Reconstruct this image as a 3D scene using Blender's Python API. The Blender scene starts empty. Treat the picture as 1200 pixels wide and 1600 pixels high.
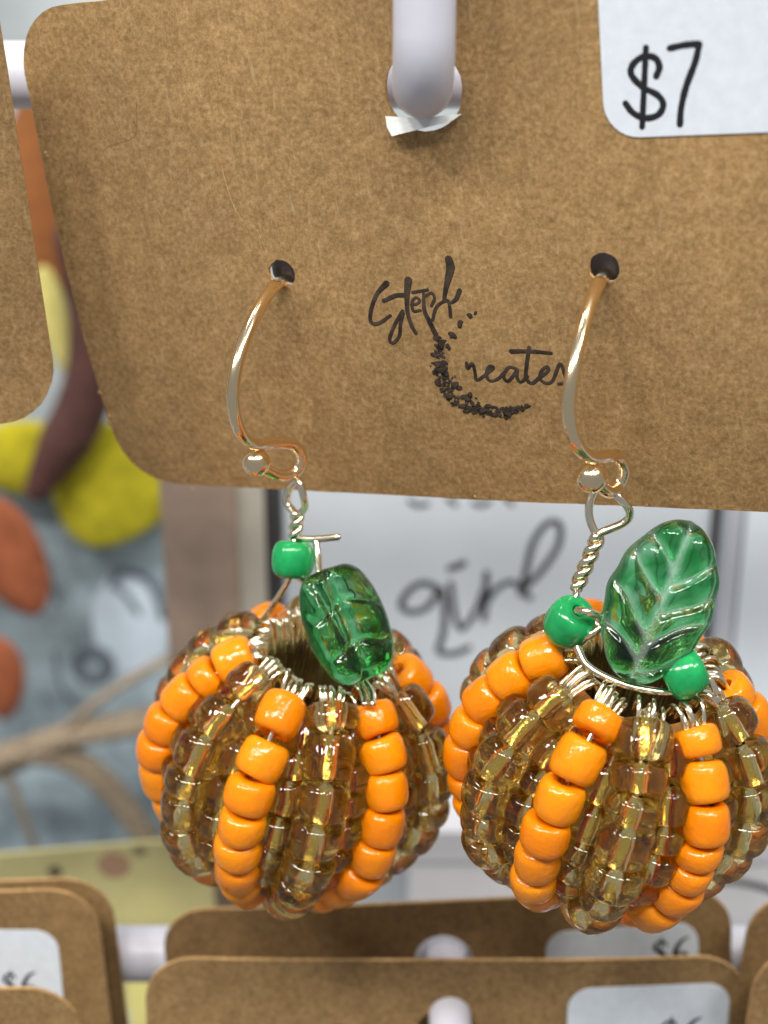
import bpy, math, random
from mathutils import Vector, Matrix
from mathutils.geometry import delaunay_2d_cdt

random.seed(11)
MM = 0.001
sc = bpy.context.scene
COL = sc.collection

# ------------------------------------------------------------------ camera
F = 2450.0                       # focal length in photo pixels (1200 wide)
PITCH = math.radians(22)
CAM = Vector((0, -120, 0))       # millimetres
RIGHT = Vector((1, 0, 0))
FWD = Vector((0, math.cos(PITCH), -math.sin(PITCH)))
DOWN = Vector((0, -math.sin(PITCH), -math.cos(PITCH)))
cd = bpy.data.cameras.new('camera')
cam = bpy.data.objects.new('camera', cd)
COL.objects.link(cam)
cam.location = CAM * MM
cam.rotation_euler = (math.radians(90) - PITCH, 0, 0)
cd.sensor_fit = 'HORIZONTAL'
cd.sensor_width = 36
cd.lens = 36 * F / 1200
cd.clip_start = 0.005
cd.clip_end = 10
cd.dof.use_dof = True
cd.dof.focus_distance = 0.1265
cd.dof.aperture_fstop = 33
sc.camera = cam

# ------------------------------------------------------------------ world, lamps, exposure
world = bpy.data.worlds.new('World')
sc.world = world
world.use_nodes = True
bg = world.node_tree.nodes['Background']
bg.inputs['Color'].default_value = (0.90, 0.95, 1.0, 1)
bg.inputs['Strength'].default_value = 0.33


def lamp(name, loc, target, sx, sy, power, col):
    l = bpy.data.lights.new(name, 'AREA')
    l.shape = 'RECTANGLE'
    l.size, l.size_y = sx, sy
    l.energy = power
    l.color = col
    o = bpy.data.objects.new(name, l)
    COL.objects.link(o)
    o.location = loc
    o.rotation_euler = (Vector(target) - Vector(loc)).to_track_quat('-Z', 'Y').to_euler()
    return o


TGT = (0, 0.0, -0.04)
WARM = (1.0, 0.965, 0.91)
for lx, ly, lz, pw in ((-0.75, -0.90, 1.25, 13), (-0.30, -1.05, 1.35, 14), (0.15, -0.95, 1.40, 13), (0.62, -1.05, 1.30, 9), (1.0, -0.55, 1.25, 6),
                       (-0.45, 0.15, 1.50, 8), (0.35, 0.10, 1.55, 6), (-1.15, -0.45, 0.95, 7)):
    lamp('ceiling_lamp', (lx, ly, lz), TGT, 0.28, 0.18, pw, WARM)

sc.view_settings.view_transform = 'Standard'
sc.view_settings.look = 'None'
sc.view_settings.exposure = -0.22
sc.view_settings.gamma = 1.0
sc.view_settings.use_curve_mapping = False
cy = sc.cycles
cy.use_denoising = True
cy.max_bounces = 14
cy.transmission_bounces = 12
cy.glossy_bounces = 6
cy.diffuse_bounces = 4
cy.transparent_max_bounces = 32
cy.sample_clamp_indirect = 12.0
cy.blur_glossy = 0.0


# ------------------------------------------------------------------ geometry helpers (millimetres)
def ray(px, py):
    return FWD + RIGHT * ((px - 600) / F) + DOWN * ((py - 800) / F)


def at_depth(px, py, d):
    return CAM + ray(px, py) * d


def at_y(px, py, y):              # y = horizontal distance from the camera
    r = ray(px, py)
    return CAM + r * (y / r.y)


def at_z(px, py, z):
    r = ray(px, py)
    return CAM + r * ((z - CAM.z) / r.z)


class MB:
    def __init__(self):
        self.v, self.f, self.m = [], [], []

    def add(self, vs, fs, mi=0):
        b = len(self.v)
        self.v += [Vector(p) for p in vs]
        self.f += [tuple(b + i for i in q) for q in fs]
        self.m += [mi] * len(fs)

    def mesh(self, name, mats, smooth=True):
        me = bpy.data.meshes.new(name)
        me.from_pydata([tuple(p * MM) for p in self.v], [], self.f)
        if not isinstance(mats, (list, tuple)):
            mats = [mats]
        for m in mats:
            me.materials.append(m)
        me.polygons.foreach_set('material_index', self.m)
        me.polygons.foreach_set('use_smooth', [smooth] * len(me.polygons))
        me.update()
        return me

    def build(self, name, mats, parent=None, smooth=True):
        return link(name, self.mesh(name, mats, smooth), parent)


def link(name, data, parent=None, matrix=None):
    o = bpy.data.objects.new(name, data)
    COL.objects.link(o)
    if parent:
        o.parent = parent
    if matrix is not None:
        o.matrix_local = matrix
    return o


def thing(name, label, cat, matrix=None, group=None):
    o = bpy.data.objects.new(name, None)
    o.empty_display_size = 0.005
    COL.objects.link(o)
    if matrix is not None:
        o.matrix_world = matrix
    o['label'] = label
    o['category'] = cat
    if group:
        o['group'] = group
    return o


def frame(origin, ex, ey, ez):
    m = Matrix((ex, ey, ez)).transposed().to_4x4()
    m.translation = Vector(origin) * MM
    return m


def smooth_path(pts, n=6, closed=False):
    pts = [Vector(p) for p in pts]
    out = []
    k = len(pts)
    if k < 3 and not closed:
        for i in range(n + 1):
            out.append(pts[0].lerp(pts[-1], i / n))
        return out
    rng = range(k) if closed else range(k - 1)
    for i in rng:
        if closed:
            p0, p1, p2, p3 = pts[(i - 1) % k], pts[i], pts[(i + 1) % k], pts[(i + 2) % k]
        else:
            p1, p2 = pts[i], pts[i + 1]
            p0 = pts[i - 1] if i else p1 * 2 - p2
            p3 = pts[i + 2] if i + 2 < k else p2 * 2 - p1
        for j in range(n):
            t = j / n
            out.append(0.5 * ((2 * p1) + (p2 - p0) * t + (2 * p0 - 5 * p1 + 4 * p2 - p3) * t * t
                              + (3 * p1 - p0 - 3 * p2 + p3) * t ** 3))
    if not closed:
        out.append(pts[-1])
    return out


def tube(mb, path, rad, segs=10, mi=0, cap=True):
    """sweep a circle along path; rad = number or list"""
    n = len(path)
    rs = list(rad) if isinstance(rad, (list, tuple)) else [rad] * n
    path = [Vector(p) for p in path]
    T = []
    for i in range(n):
        t = path[min(i + 1, n - 1)] - path[max(i - 1, 0)]
        T.append(t.normalized() if t.length > 1e-9 else Vector((0, 0, 1)))
    a = Vector((0, 0, 1)) if abs(T[0].z) < 0.9 else Vector((1, 0, 0))
    N = (a - T[0] * a.dot(T[0])).normalized()
    rings = []
    if cap:
        ext = [(path[0] - T[0] * rs[0] * c, rs[0] * s, 0) for c, s in ((1, .05), (.8, .6), (.4, .92))]
        for p, r, k in ext:
            rings.append((p, r, 0))
    for i in range(n):
        rings.append((path[i], rs[i], i))
    if cap:
        for c, s in ((.4, .92), (.8, .6), (1, .05)):
            rings.append((path[-1] + T[-1] * rs[-1] * c, rs[-1] * s, n - 1))
    vs, fs = [], []
    last = 0
    for p, r, i in rings:
        if i != last:
            N = (N - T[i] * N.dot(T[i]))
            if N.length < 1e-6:
                N = T[i].orthogonal()
            N.normalize()
            last = i
        B = T[i].cross(N)
        for k in range(segs):
            an = 2 * math.pi * k / segs
            vs.append(p + N * (r * math.cos(an)) + B * (r * math.sin(an)))
    for j in range(len(rings) - 1):
        for k in range(segs):
            k2 = (k + 1) % segs
            fs.append((j * segs + k, j * segs + k2, (j + 1) * segs + k2, (j + 1) * segs + k))
    if cap:
        fs.append(tuple(range(segs))[::-1])
        e = (len(rings) - 1) * segs
        fs.append(tuple(e + k for k in range(segs)))
    mb.add(vs, fs, mi)


def ball(mb, c, r, segs=16, rings=10, sc3=(1, 1, 1), mi=0, rot=None, wob=0.0):
    vs, fs = [], []
    for i in range(rings + 1):
        th = math.pi * i / rings
        for k in range(segs):
            ph = 2 * math.pi * k / segs
            w = 1 + random.uniform(-wob, wob) if 0 < i < rings else 1
            p = Vector((r * sc3[0] * math.sin(th) * math.cos(ph) * w, r * sc3[1] * math.sin(th) * math.sin(ph) * w,
                        r * sc3[2] * math.cos(th)))
            if rot is not None:
                p = rot @ p
            vs.append(Vector(c) + p)
    for i in range(rings):
        for k in range(segs):
            k2 = (k + 1) % segs
            fs.append((i * segs + k, (i + 1) * segs + k, (i + 1) * segs + k2, i * segs + k2))
    mb.add(vs, fs, mi)


# ------------------------------------------------------------------ materials
def new_mat(name):
    m = bpy.data.materials.new(name)
    m.use_nodes = True
    nt = m.node_tree
    b = nt.nodes['Principled BSDF']
    return m, nt, b


def noise(nt, scale, detail=4, rough=0.6, vec=None, dist=0.0):
    n = nt.nodes.new('ShaderNodeTexNoise')
    n.inputs['Scale'].default_value = scale
    n.inputs['Detail'].default_value = detail
    n.inputs['Roughness'].default_value = rough
    n.inputs['Distortion'].default_value = dist
    if vec is not None:
        nt.links.new(vec, n.inputs['Vector'])
    return n.outputs['Fac']


def ramp(nt, fac, stops):
    r = nt.nodes.new('ShaderNodeValToRGB')
    e = r.color_ramp.elements
    while len(e) < len(stops):
        e.new(0.5)
    for el, (p, c) in zip(e, stops):
        el.position = p
        el.color = (*c, 1)
    nt.links.new(fac, r.inputs['Fac'])
    return r.outputs['Color']


def mix(nt, a, b, fac, mode='MIX'):
    n = nt.nodes.new('ShaderNodeMix')
    n.data_type = 'RGBA'
    n.blend_type = mode
    for sock, val in ((n.inputs[6], a), (n.inputs[7], b)):
        if isinstance(val, tuple):
            sock.default_value = (*val, 1)
        else:
            nt.links.new(val, sock)
    if isinstance(fac, (int, float)):
        n.inputs[0].default_value = fac
    else:
        nt.links.new(fac, n.inputs[0])
    return n.outputs[2]


def objvec(nt, scale=(1, 1, 1), rot=(0, 0, 0)):
    t = nt.nodes.new('ShaderNodeTexCoord')
    mp = nt.nodes.new('ShaderNodeMapping')
    mp.inputs['Scale'].default_value = scale
    mp.inputs['Rotation'].default_value = rot
    nt.links.new(t.outputs['Object'], mp.inputs['Vector'])
    return mp.outputs['Vector']


def bump(nt, b, h, strength, dist):
    bn = nt.nodes.new('ShaderNodeBump')
    bn.inputs['Strength'].default_value = strength
    bn.inputs['Distance'].default_value = dist
    nt.links.new(h, bn.inputs['Height'])
    nt.links.new(bn.outputs['Normal'], b.inputs['Normal'])


def kraft(name, seed, tint=1.0):
    m, nt, b = new_mat(name)
    t = nt.nodes.new('ShaderNodeTexCoord')
    mp = nt.nodes.new('ShaderNodeMapping')
    mp.inputs['Location'].default_value = (seed, seed * .7, 0)
    nt.links.new(t.outputs['Object'], mp.inputs['Vector'])
    v = mp.outputs['Vector']
    fine = noise(nt, 2400, 5, 0.75, v, 0.12)
    mid = noise(nt, 620, 4, 0.65, v, 0.1)
    big = noise(nt, 60, 3, 0.5, v)
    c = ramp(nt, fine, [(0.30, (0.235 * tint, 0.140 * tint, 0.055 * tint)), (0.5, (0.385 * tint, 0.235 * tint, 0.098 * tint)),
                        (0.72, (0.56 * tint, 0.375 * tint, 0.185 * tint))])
    c2 = ramp(nt, mid, [(0.3, (0.80, 0.78, 0.76)), (0.7, (1.14, 1.14, 1.14))])
    c = mix(nt, c, c2, 0.85, 'MULTIPLY')
    c3 = ramp(nt, big, [(0.3, (0.86, 0.86, 0.85)), (0.7, (1.08, 1.07, 1.06))])
    c = mix(nt, c, c3, 1.0, 'MULTIPLY')
    # long pale fibres, two directions
    for k, ro in enumerate((0.5, -0.9, 1.45)):
        mp2 = nt.nodes.new('ShaderNodeMapping')
        mp2.inputs['Rotation'].default_value = (0, 0, ro)
        mp2.inputs['Scale'].default_value = (1, 0.10, 1)
        mp2.inputs['Location'].default_value = (seed + k, 0, 0)
        nt.links.new(t.outputs['Object'], mp2.inputs['Vector'])
        fb = noise(nt, 2600, 2, 0.5, mp2.outputs['Vector'], 0.4)
        fm = ramp(nt, fb, [(0.66, (0, 0, 0)), (0.76, (1, 1, 1))])
        c = mix(nt, c, (0.62 * tint, 0.45 * tint, 0.26 * tint) if k != 1 else (0.17 * tint, 0.10 * tint, 0.045 * tint), fm if False else _scaled(nt, fm, 0.30))
    nt.links.new(c, b.inputs['Base Color'])
    b.inputs['Roughness'].default_value = 0.82
    b.inputs['Specular IOR Level'].default_value = 0.25
    bump(nt, b, fine, 0.35, 0.00012)
    return m


def _scaled(nt, colsock, k):
    n = nt.nodes.new('ShaderNodeMath')
    n.operation = 'MULTIPLY'
    n.inputs[1].default_value = k
    nt.links.new(colsock, n.inputs[0])
    return n.outputs[0]


def simple(name, col, rough=0.5, metal=0.0, spec=0.5, nscale=None, var=0.12, bscale=None, bstr=0.2, bdist=0.0001, coat=0.0):
    m, nt, b = new_mat(name)
    if nscale:
        f = noise(nt, nscale, 4, 0.6, objvec(nt))
        lo = tuple(x * (1 - var) for x in col)
        hi = tuple(min(1, x * (1 + var)) for x in col)
        nt.links.new(ramp(nt, f, [(0.3, lo), (0.7, hi)]), b.inputs['Base Color'])
    else:
        b.inputs['Base Color'].default_value = (*col, 1)
    b.inputs['Roughness'].default_value = rough
    b.inputs['Metallic'].default_value = metal
    b.inputs['Specular IOR Level'].default_value = spec
    b.inputs['Coat Weight'].default_value = coat
    if bscale:
        bump(nt, b, noise(nt, bscale, 3, 0.6, objvec(nt)), bstr, bdist)
    return m


def glass(name, col, rough=0.03, ior=1.5, bscale=None, bstr=0.2, bdist=0.0001):
    m, nt, b = new_mat(name)
    b.inputs['Base Color'].default_value = (*col, 1)
    b.inputs['Roughness'].default_value = rough
    b.inputs['IOR'].default_value = ior
    b.inputs['Transmission Weight'].default_value = 1.0
    if bscale:
        bump(nt, b, noise(nt, bscale, 2, 0.5, objvec(nt)), bstr, bdist)
    return m


def see_through(m, col, k):
    """part of the light goes straight through the clear glass"""
    nt = m.node_tree
    b = nt.nodes['Principled BSDF']
    t = nt.nodes.new('ShaderNodeBsdfTransparent')
    t.inputs['Color'].default_value = (*col, 1)
    mx = nt.nodes.new('ShaderNodeMixShader')
    mx.inputs['Fac'].default_value = k
    nt.links.new(b.outputs['BSDF'], mx.inputs[1])
    nt.links.new(t.outputs['BSDF'], mx.inputs[2])
    nt.links.new(mx.outputs['Shader'], nt.nodes['Material Output'].inputs['Surface'])


M = {}
M['kraft'] = kraft('kraft_card_stock', 0.0, .95)
M['edge'] = kraft('kraft_cut_edge', 1.3, 1.3)
M['crease'] = simple('kraft_crease', (0.21, 0.13, 0.06), 0.9, spec=.1)
M['kraft2'] = kraft('kraft_card_stock_smooth', 0.37, .70)  # darker copy of the stock, shade on the lower cards put into its colour
M['paper'] = simple('sticker_paper', (0.70, 0.755, 0.82), 0.6, nscale=900, var=0.05, bscale=1500, bstr=0.1)
M['torn'] = simple('torn_paper_core', (0.82, 0.84, 0.82), 0.8, nscale=1500, var=0.08)
M['ink'] = simple('black_marker_ink', (0.012, 0.012, 0.016), 0.45)
M['stamp'] = simple('stamped_ink', (0.05, 0.038, 0.030), 0.9, spec=0.1, nscale=900, var=0.6)
M['rack'] = simple('white_powder_coat', (0.64, 0.64, 0.72), 0.38, nscale=300, var=0.03, bscale=900, bstr=0.06)
M['gold'] = simple('gold_wire', (0.99, 0.77, 0.49), 0.16, 1.0, bscale=700, bstr=0.15)
M['silver'] = simple('silver_wire', (0.90, 0.82, 0.64), 0.17, 1.0, bscale=900, bstr=0.15)
M['core'] = simple('dark_wrapped_core', (0.10, 0.055, 0.025), 0.7, nscale=700, var=.4)  # inner side of the added filler, shade of the hollow put into its colour
M['core_wrap'] = simple('gold_wrapped_core', (0.66, 0.40, 0.13), 0.5, nscale=700, var=.3, bscale=900, bstr=.5, bdist=.0003)  # outer side, kept light to brighten the amber beads over it
M['rubber'] = simple('grey_rubber', (0.10, 0.10, 0.12), 0.7)  # for the plugs added to keep the ear holes dark


def orange_mat():
    m, nt, b = new_mat('orange_glass_bead')
    oi = nt.nodes.new('ShaderNodeObjectInfo')
    c = ramp(nt, oi.outputs['Random'], [(0.0, (0.80, 0.215, 0.001)), (0.5, (0.83, 0.25, 0.002)), (1.0, (0.86, 0.29, 0.004))])
    f = noise(nt, 500, 3, 0.6, objvec(nt))
    c = mix(nt, c, (0.78, 0.18, 0.002), _scaled(nt, ramp(nt, f, [(0.45, (0, 0, 0)), (0.75, (1, 1, 1))]), 0.5))
    nt.links.new(c, b.inputs['Base Color'])
    b.inputs['Roughness'].default_value = 0.17
    b.inputs['Subsurface Weight'].default_value = 0.25
    b.inputs['Subsurface Radius'].default_value = (1.0, 0.35, 0.05)
    b.inputs['Subsurface Scale'].default_value = 0.0008
    bump(nt, b, noise(nt, 650, 3, 0.6, objvec(nt)), 0.5, 0.0003)
    return m


M['orange'] = orange_mat()
M['green'] = simple('green_glass_bead', (0.012, 0.30, 0.085), 0.16, nscale=500, var=0.25, bscale=420, bstr=0.2, bdist=0.0002)
M['amber'] = glass('amber_glass_bead', (1.0, 0.865, 0.45), 0.0, 1.52, 420, 0.42, 0.0004)
M['amber'].node_tree.nodes['Principled BSDF'].inputs['Transmission Weight'].default_value = 1.0
see_through(M['amber'], (1.0, 0.88, 0.55), 0.11)
M['lining'] = simple('gold_foil_lining', (1.0, 0.91, 0.60), 0.18, 1.0, bscale=1200, bstr=0.6, bdist=0.0002)
M['leaf'] = glass('green_pressed_glass', (0.97, 1.0, 0.97), 0.01, 1.5, 450, 0.35, 0.0004)
nt_ = M['leaf'].node_tree
va = nt_.nodes.new('ShaderNodeVolumeAbsorption')
va.inputs['Color'].default_value = (0.10, 0.74, 0.30, 1)
va.inputs['Density'].default_value = 430
pb_ = nt_.nodes['Principled BSDF']
at_ = nt_.nodes.new('ShaderNodeAttribute')
at_.attribute_name = 'vein'
patch = ramp(nt_, noise(nt_, 260, 2, .5, objvec(nt_), .4), [(.46, (.06, .46, .15)), (.56, (.95, 1.0, .96))])
nt_.links.new(mix(nt_, patch, (.80, .95, .86), at_.outputs['Fac']), pb_.inputs['Base Color'])
mr_ = nt_.nodes.new('ShaderNodeMapRange')
mr_.inputs['From Min'].default_value = .35
mr_.inputs['From Max'].default_value = 1.0
mr_.inputs['To Min'].default_value = 1.0
mr_.inputs['To Max'].default_value = .84
nt_.links.new(at_.outputs['Fac'], mr_.inputs['Value'])
nt_.links.new(mr_.outputs['Result'], pb_.inputs['Transmission Weight'])
see_through(M['leaf'], (.85, 1.0, .88), 0.06)
nt_.links.new(va.outputs['Volume'], nt_.nodes['Material Output'].inputs['Volume'])


# ------------------------------------------------------------------ setting: backdrop
M['backdrop'] = simple('grey_blue_backdrop', (0.50, 0.55, 0.57), 0.9, nscale=25, var=0.25)
mb = MB()
Yb = 215.0
mb.add([(-260, Yb, -330), (260, Yb, -330), (260, Yb, 120), (-260, Yb, 120),
        (-260, Yb + 4, -330), (260, Yb + 4, -330), (260, Yb + 4, 120), (-260, Yb + 4, 120)],
       [(0, 1, 2, 3), (7, 6, 5, 4), (0, 4, 5, 1), (3, 2, 6, 7), (0, 3, 7, 4), (1, 5, 6, 2)])
bd = mb.build('backdrop', M['backdrop'], smooth=False)
bd['kind'] = 'structure'


def box(mb, a, b, mi=0):
    (x0, y0, z0), (x1, y1, z1) = a, b
    mb.add([(x0, y0, z0), (x1, y0, z0), (x1, y0, z1), (x0, y0, z1), (x0, y1, z0), (x1, y1, z0), (x1, y1, z1), (x0, y1, z1)],
           [(0, 1, 2, 3), (7, 6, 5, 4), (0, 4, 5, 1), (3, 2, 6, 7), (0, 3, 7, 4), (1, 5, 6, 2)], mi)


# ------------------------------------------------------------------ display rack
rack = thing('display_rack', 'white metal display rack with round rails and upturned hooks holding the cards', 'display rack',
             Matrix.Translation((0, 0.035, -0.2)))
RO = Vector((0, 35, -200))


def rel(path, o):
    return [Vector(p) - o for p in path]


RAIL_R = 3.15
up_rail = at_y(30, 117, 155)
lo_rail = at_y(250, 1490, 147)
for c in (up_rail, lo_rail):
    mb = MB()
    tube(mb, rel([(-170, c.y, c.z), (-60, c.y, c.z), (60, c.y, c.z), (170, c.y, c.z)], RO), RAIL_R, 28)
    mb.build('rail', M['rack'], rack)


def hook(x, y0, y1, z, r, up=26):
    if up <= 0:
        mb = MB()
        tube(mb, rel([(x, y0, z), (x, (y0 + y1) / 2, z), (x, y1, z - .4), (x, y1 - 6, z - .6)], RO), r, 24)
        return mb.build('hook', M['rack'], rack)
    p = [(x, y0, z), (x, (y0 + y1) / 2, z), (x, y1 + 4.5, z)]
    for k in range(1, 9):
        a = k * math.pi / 16
        p.append((x, y1 + 4.5 - 4.5 * math.sin(a), z + 4.5 - 4.5 * math.cos(a)))
    p += [(x, y1, z + 4.5 + up * .5), (x, y1, z + 4.5 + up)]
    mb = MB()
    tube(mb, rel(p, RO), r, 24)
    mb.build('hook', M['rack'], rack)


# ------------------------------------------------------------------ cards
def rounded_rect(x0, y0, x1, y1, r, n=8):
    pts = []
    for cx, cyy, a0 in ((x1 - r, y1 - r, 0), (x0 + r, y1 - r, 90), (x0 + r, y0 + r, 180), (x1 - r, y0 + r, 270)):
        for k in range(n + 1):
            a = math.radians(a0 + 90 * k / n)
            pts.append((cx + r * math.cos(a), cyy + r * math.sin(a)))
    return pts


def inside(p, poly):
    c = False
    j = len(poly) - 1
    for i in range(len(poly)):
        a, b = poly[i], poly[j]
        if (a[1] > p[1]) != (b[1] > p[1]) and p[0] < (b[0] - a[0]) * (p[1] - a[1]) / (b[1] - a[1]) + a[0]:
            c = not c
        j = i
    return c


def resample(poly, step):
    out = []
    for i in range(len(poly)):
        a, b = Vector(poly[i]), Vector(poly[(i + 1) % len(poly)])
        n = max(1, int((b - a).length / step))
        for k in range(n):
            out.append(tuple(a.lerp(b, k / n)))
    return out


def sheet(mb, outline, holes, thick, z0, bend, step=3.0, rough=0.0):
    """flat sheet with holes, front face at z0 + thick, bent by bend(x, y)"""
    loops = [resample(outline, step)] + [list(h) for h in holes]
    if rough:
        loops[0] = [(x + random.uniform(-rough, rough), y + random.uniform(-rough, rough)) for x, y in loops[0]]
    co, ed = [], []
    for L in loops:
        b = len(co)
        co += [Vector(p) for p in L]
        ed += [(b + i, b + (i + 1) % len(L)) for i in range(len(L))]
    nb = len(co)
    xs = [p[0] for p in loops[0]]
    ys = [p[1] for p in loops[0]]
    x = min(xs) + step
    while x < max(xs):
        y = min(ys) + step
        while y < max(ys):
            p = (x + .13 * math.sin(y), y + .11 * math.cos(x))
            if inside(p, loops[0]) and not any(inside(p, h) for h in loops[1:]):
                if min((Vector(p) - q).length for q in co[:nb]) > step * .45:
                    co.append(Vector(p))
            y += step
        x += step
    vv, ee, ff, *_ = delaunay_2d_cdt(co, ed, [], 0, 1e-5)
    tris = []
    for f in ff:
        c = sum((vv[i] for i in f), Vector((0, 0))) / len(f)
        if inside(c, loops[0]) and not any(inside(c, h) for h in loops[1:]):
            if len(f) == 3:
                a, b, d = (vv[i] for i in f)
                if (b - a).cross(d - a) < 0:
                    f = f[::-1]
            tris.append(tuple(f))
    n = len(vv)
    top = [(p.x, p.y, z0 + thick + bend(p.x, p.y)) for p in vv]
    bot = [(p.x, p.y, z0 + bend(p.x, p.y)) for p in vv]
    fs = list(tris) + [tuple(i + n for i in t[::-1]) for t in tris]
    cnt = {}
    for t in tris:
        for i in range(len(t)):
            a, b = t[i], t[(i + 1) % len(t)]
            cnt[(a, b)] = 1
    side = []
    for (a, b) in cnt:
        if (b, a) not in cnt:
            side.append((b, a, a + n, b + n))
    mb.add(top + bot, fs)
    # side walls with their own vertices for a crisp edge
    sv, sf = [], []
    for (b, a, a2, b2) in side:
        k = len(sv)
        allp = top + bot
        sv += [allp[b], allp[a], allp[a2], allp[b2]]
        sf.append((k, k + 1, k + 2, k + 3))
    mb.add(sv, sf, 1)


def circle(cx, cyy, r, n=24, wob=0.0):
    return [(cx + r * (1 + random.uniform(-wob, wob)) * math.cos(2 * math.pi * k / n),
             cyy + r * (1 + random.uniform(-wob, wob)) * math.sin(2 * math.pi * k / n)) for k in range(n)]


def strokes(mb, lines, bend, z, flat=0.04, sub=5):
    """ink strokes: lines = [(points2d, radius or radii)]; lie flat on the sheet"""
    for pts, r in lines:
        P = smooth_path([(p[0], p[1], 0) for p in pts], sub) if len(pts) > 1 else [Vector((*pts[0], 0))] * 2
        if isinstance(r, (list, tuple)):
            rr = []
            k = len(r) - 1
            for i in range(len(P)):
                t = i / (len(P) - 1) * k
                j = min(int(t), k - 1)
                rr.append(r[j] + (r[j + 1] - r[j]) * (t - j))
        else:
            rr = [r * random.uniform(.93, 1.07) for _ in P]
        m2 = MB()
        tube(m2, P, rr, 8)
        mb.add([(p.x, p.y, z + bend(p.x, p.y) + p.z * flat) for p in m2.v], m2.f)


# a price written as strokes in a 1 x 1 box (x right, y up), used on the lower cards
DOLLAR = [([(.40, .78), (.30, .90), (.12, .86), (.08, .70), (.22, .56), (.36, .42), (.34, .20), (.16, .12), (.02, .26)], (.02, .035, .03, .045, .05, .045, .03, .035, .02)),
          ([(.27, 1.02), (.22, .52), (.17, 0.0)], .022)]
SIX = [([(.98, .98), (.82, .90), (.66, .66), (.60, .38), (.68, .14), (.82, .10), (.92, .26), (.88, .46), (.74, .50), (.63, .36)], (.02, .035, .05, .06, .045, .04, .055, .045, .025, .02))]


# ---- main card
EX = Vector((.909, -.402, .112)).normalized()
EY = Vector((-.122, 0, .992))
EY = (EY - EX * EY.dot(EX)).normalized()
EZ = EX.cross(EY)
O1 = at_depth(661, 140, 119.4)


def card_uv(px, py, o=O1, ex=EX, ey=EY, ez=EZ):
    r = ray(px, py)
    d = 0.0
    for _ in range(6):
        t = ((o - CAM).dot(ez) + d) / r.dot(ez)
        p = CAM + r * t - o
        d = bend1(p.dot(ex), p.dot(ey))
    return (p.dot(ex), p.dot(ey))


def uvs(pts):
    return [card_uv(*p) for p in pts]


def bend1(x, y):
    return -0.0004 * (x - 2) ** 2 - 0.0040 * min(0.0, y + 5) ** 2 + 0.05 * math.sin(x * .21 + y * .13)


x_left = (card_uv(62, 200)[0] + card_uv(140, 560)[0]) / 2 - .2
y_bot = (card_uv(400, 765)[1] + card_uv(1000, 789)[1]) / 2
y_top = card_uv(300, -14)[1]
hl, hr = card_uv(440, 428), card_uv(944, 419)
xc = (hl[0] + hr[0]) / 2
x_right = 2 * xc - x_left
print('card', x_left, x_right, y_bot, y_top, hl, hr)

card = thing('earring_card', 'large kraft card with $7 sticker, ink stamped lettering and two pumpkin earrings', 'earring card',
             frame(O1, EX, EY, EZ), 'kraft earring cards')
PXMM = 119.4 / F
hang = circle(0, 0, 66 * PXMM, 26, .015)
eh = [circle(*hl, 25.5 * PXMM, 18, .03), circle(*hr, 25.5 * PXMM, 18, .03)]
outl = rounded_rect(x_left, y_bot, x_right, y_top, 5.3)
mb = MB()
sheet(mb, outl, [hang] + eh, 0.42, -0.42, bend1, 1.8, 0.035)
mb.build('card_stock', [M['kraft'], M['edge']], card, smooth=False)
# creases, scratches and frayed fibres
mb = MB()
strokes(mb, [(uvs(p), r * PXMM) for p, r in [([(213, 158), (214, 190), (210, 214), (182, 225), (163, 234), (157, 258)], .8), ([(176, 186), (189, 212)], .6),
                                             ([(96, 330), (100, 338)], 2.0), ([(500, 700), (504, 706)], 1.2), ([(1080, 520), (1083, 524)], 1.2), ([(840, 350), (843, 355)], 1.0)]], bend1, .0, .02)
mb.build('crease', M['crease'], card)
mb = MB()
strokes(mb, [(uvs(p), r * PXMM) for p, r in [([(346, 260), (356, 296), (367, 326), (379, 346)], .9), ([(402, 360), (414, 388)], .9), ([(985, 488), (1012, 528)], .7),
                                             ([(250, 545), (262, 580)], .6), ([(745, 250), (752, 285)], .6), ([(1120, 380), (1150, 396)], .6), ([(520, 120), (548, 128)], .6)]], bend1, .0, .02)
for px, py, r in ((70, 240, 4.5), (74, 246, 3), (113, 442, 3), (148, 612, 3.5), (152, 648, 4), (154, 660, 4.5), (300, 763, 2.5), (742, 774, 2.5), (1010, 789, 3)):
    u, v = card_uv(px, py)
    u = max(u, x_left + .05)
    for k in range(3):
        ball(mb, (u + random.uniform(-.12, .12), v + random.uniform(-.15, .15), bend1(u, v) - .05), r * PXMM * random.uniform(.5, 1), 8, 5, (1, 1.3, .7), wob=.25)
mb.build('frayed_fibres', M['edge'], card)
# torn paper flap under the hook
mb = MB()
fl = uvs([(604, 181), (655, 184), (722, 178), (712, 186), (668, 197), (634, 205), (620, 209), (610, 196)])
top_off = [0.15, .2, .15, .75, 1.05, 1.1, .9, .6]
n = len(fl)
mb.add([(x, y, o + .03) for (x, y), o in zip(fl, top_off)] + [(x, y, o - .12) for (x, y), o in zip(fl, top_off)],
       [tuple(range(n))[::-1], tuple(range(n, 2 * n))] + [(i, (i + 1) % n, n + (i + 1) % n, n + i) for i in range(n)])
fo = mb.build('torn_flap', M['torn'], card, smooth=False)
fo['label'] = 'white torn paper flap under the hang hole'
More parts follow.
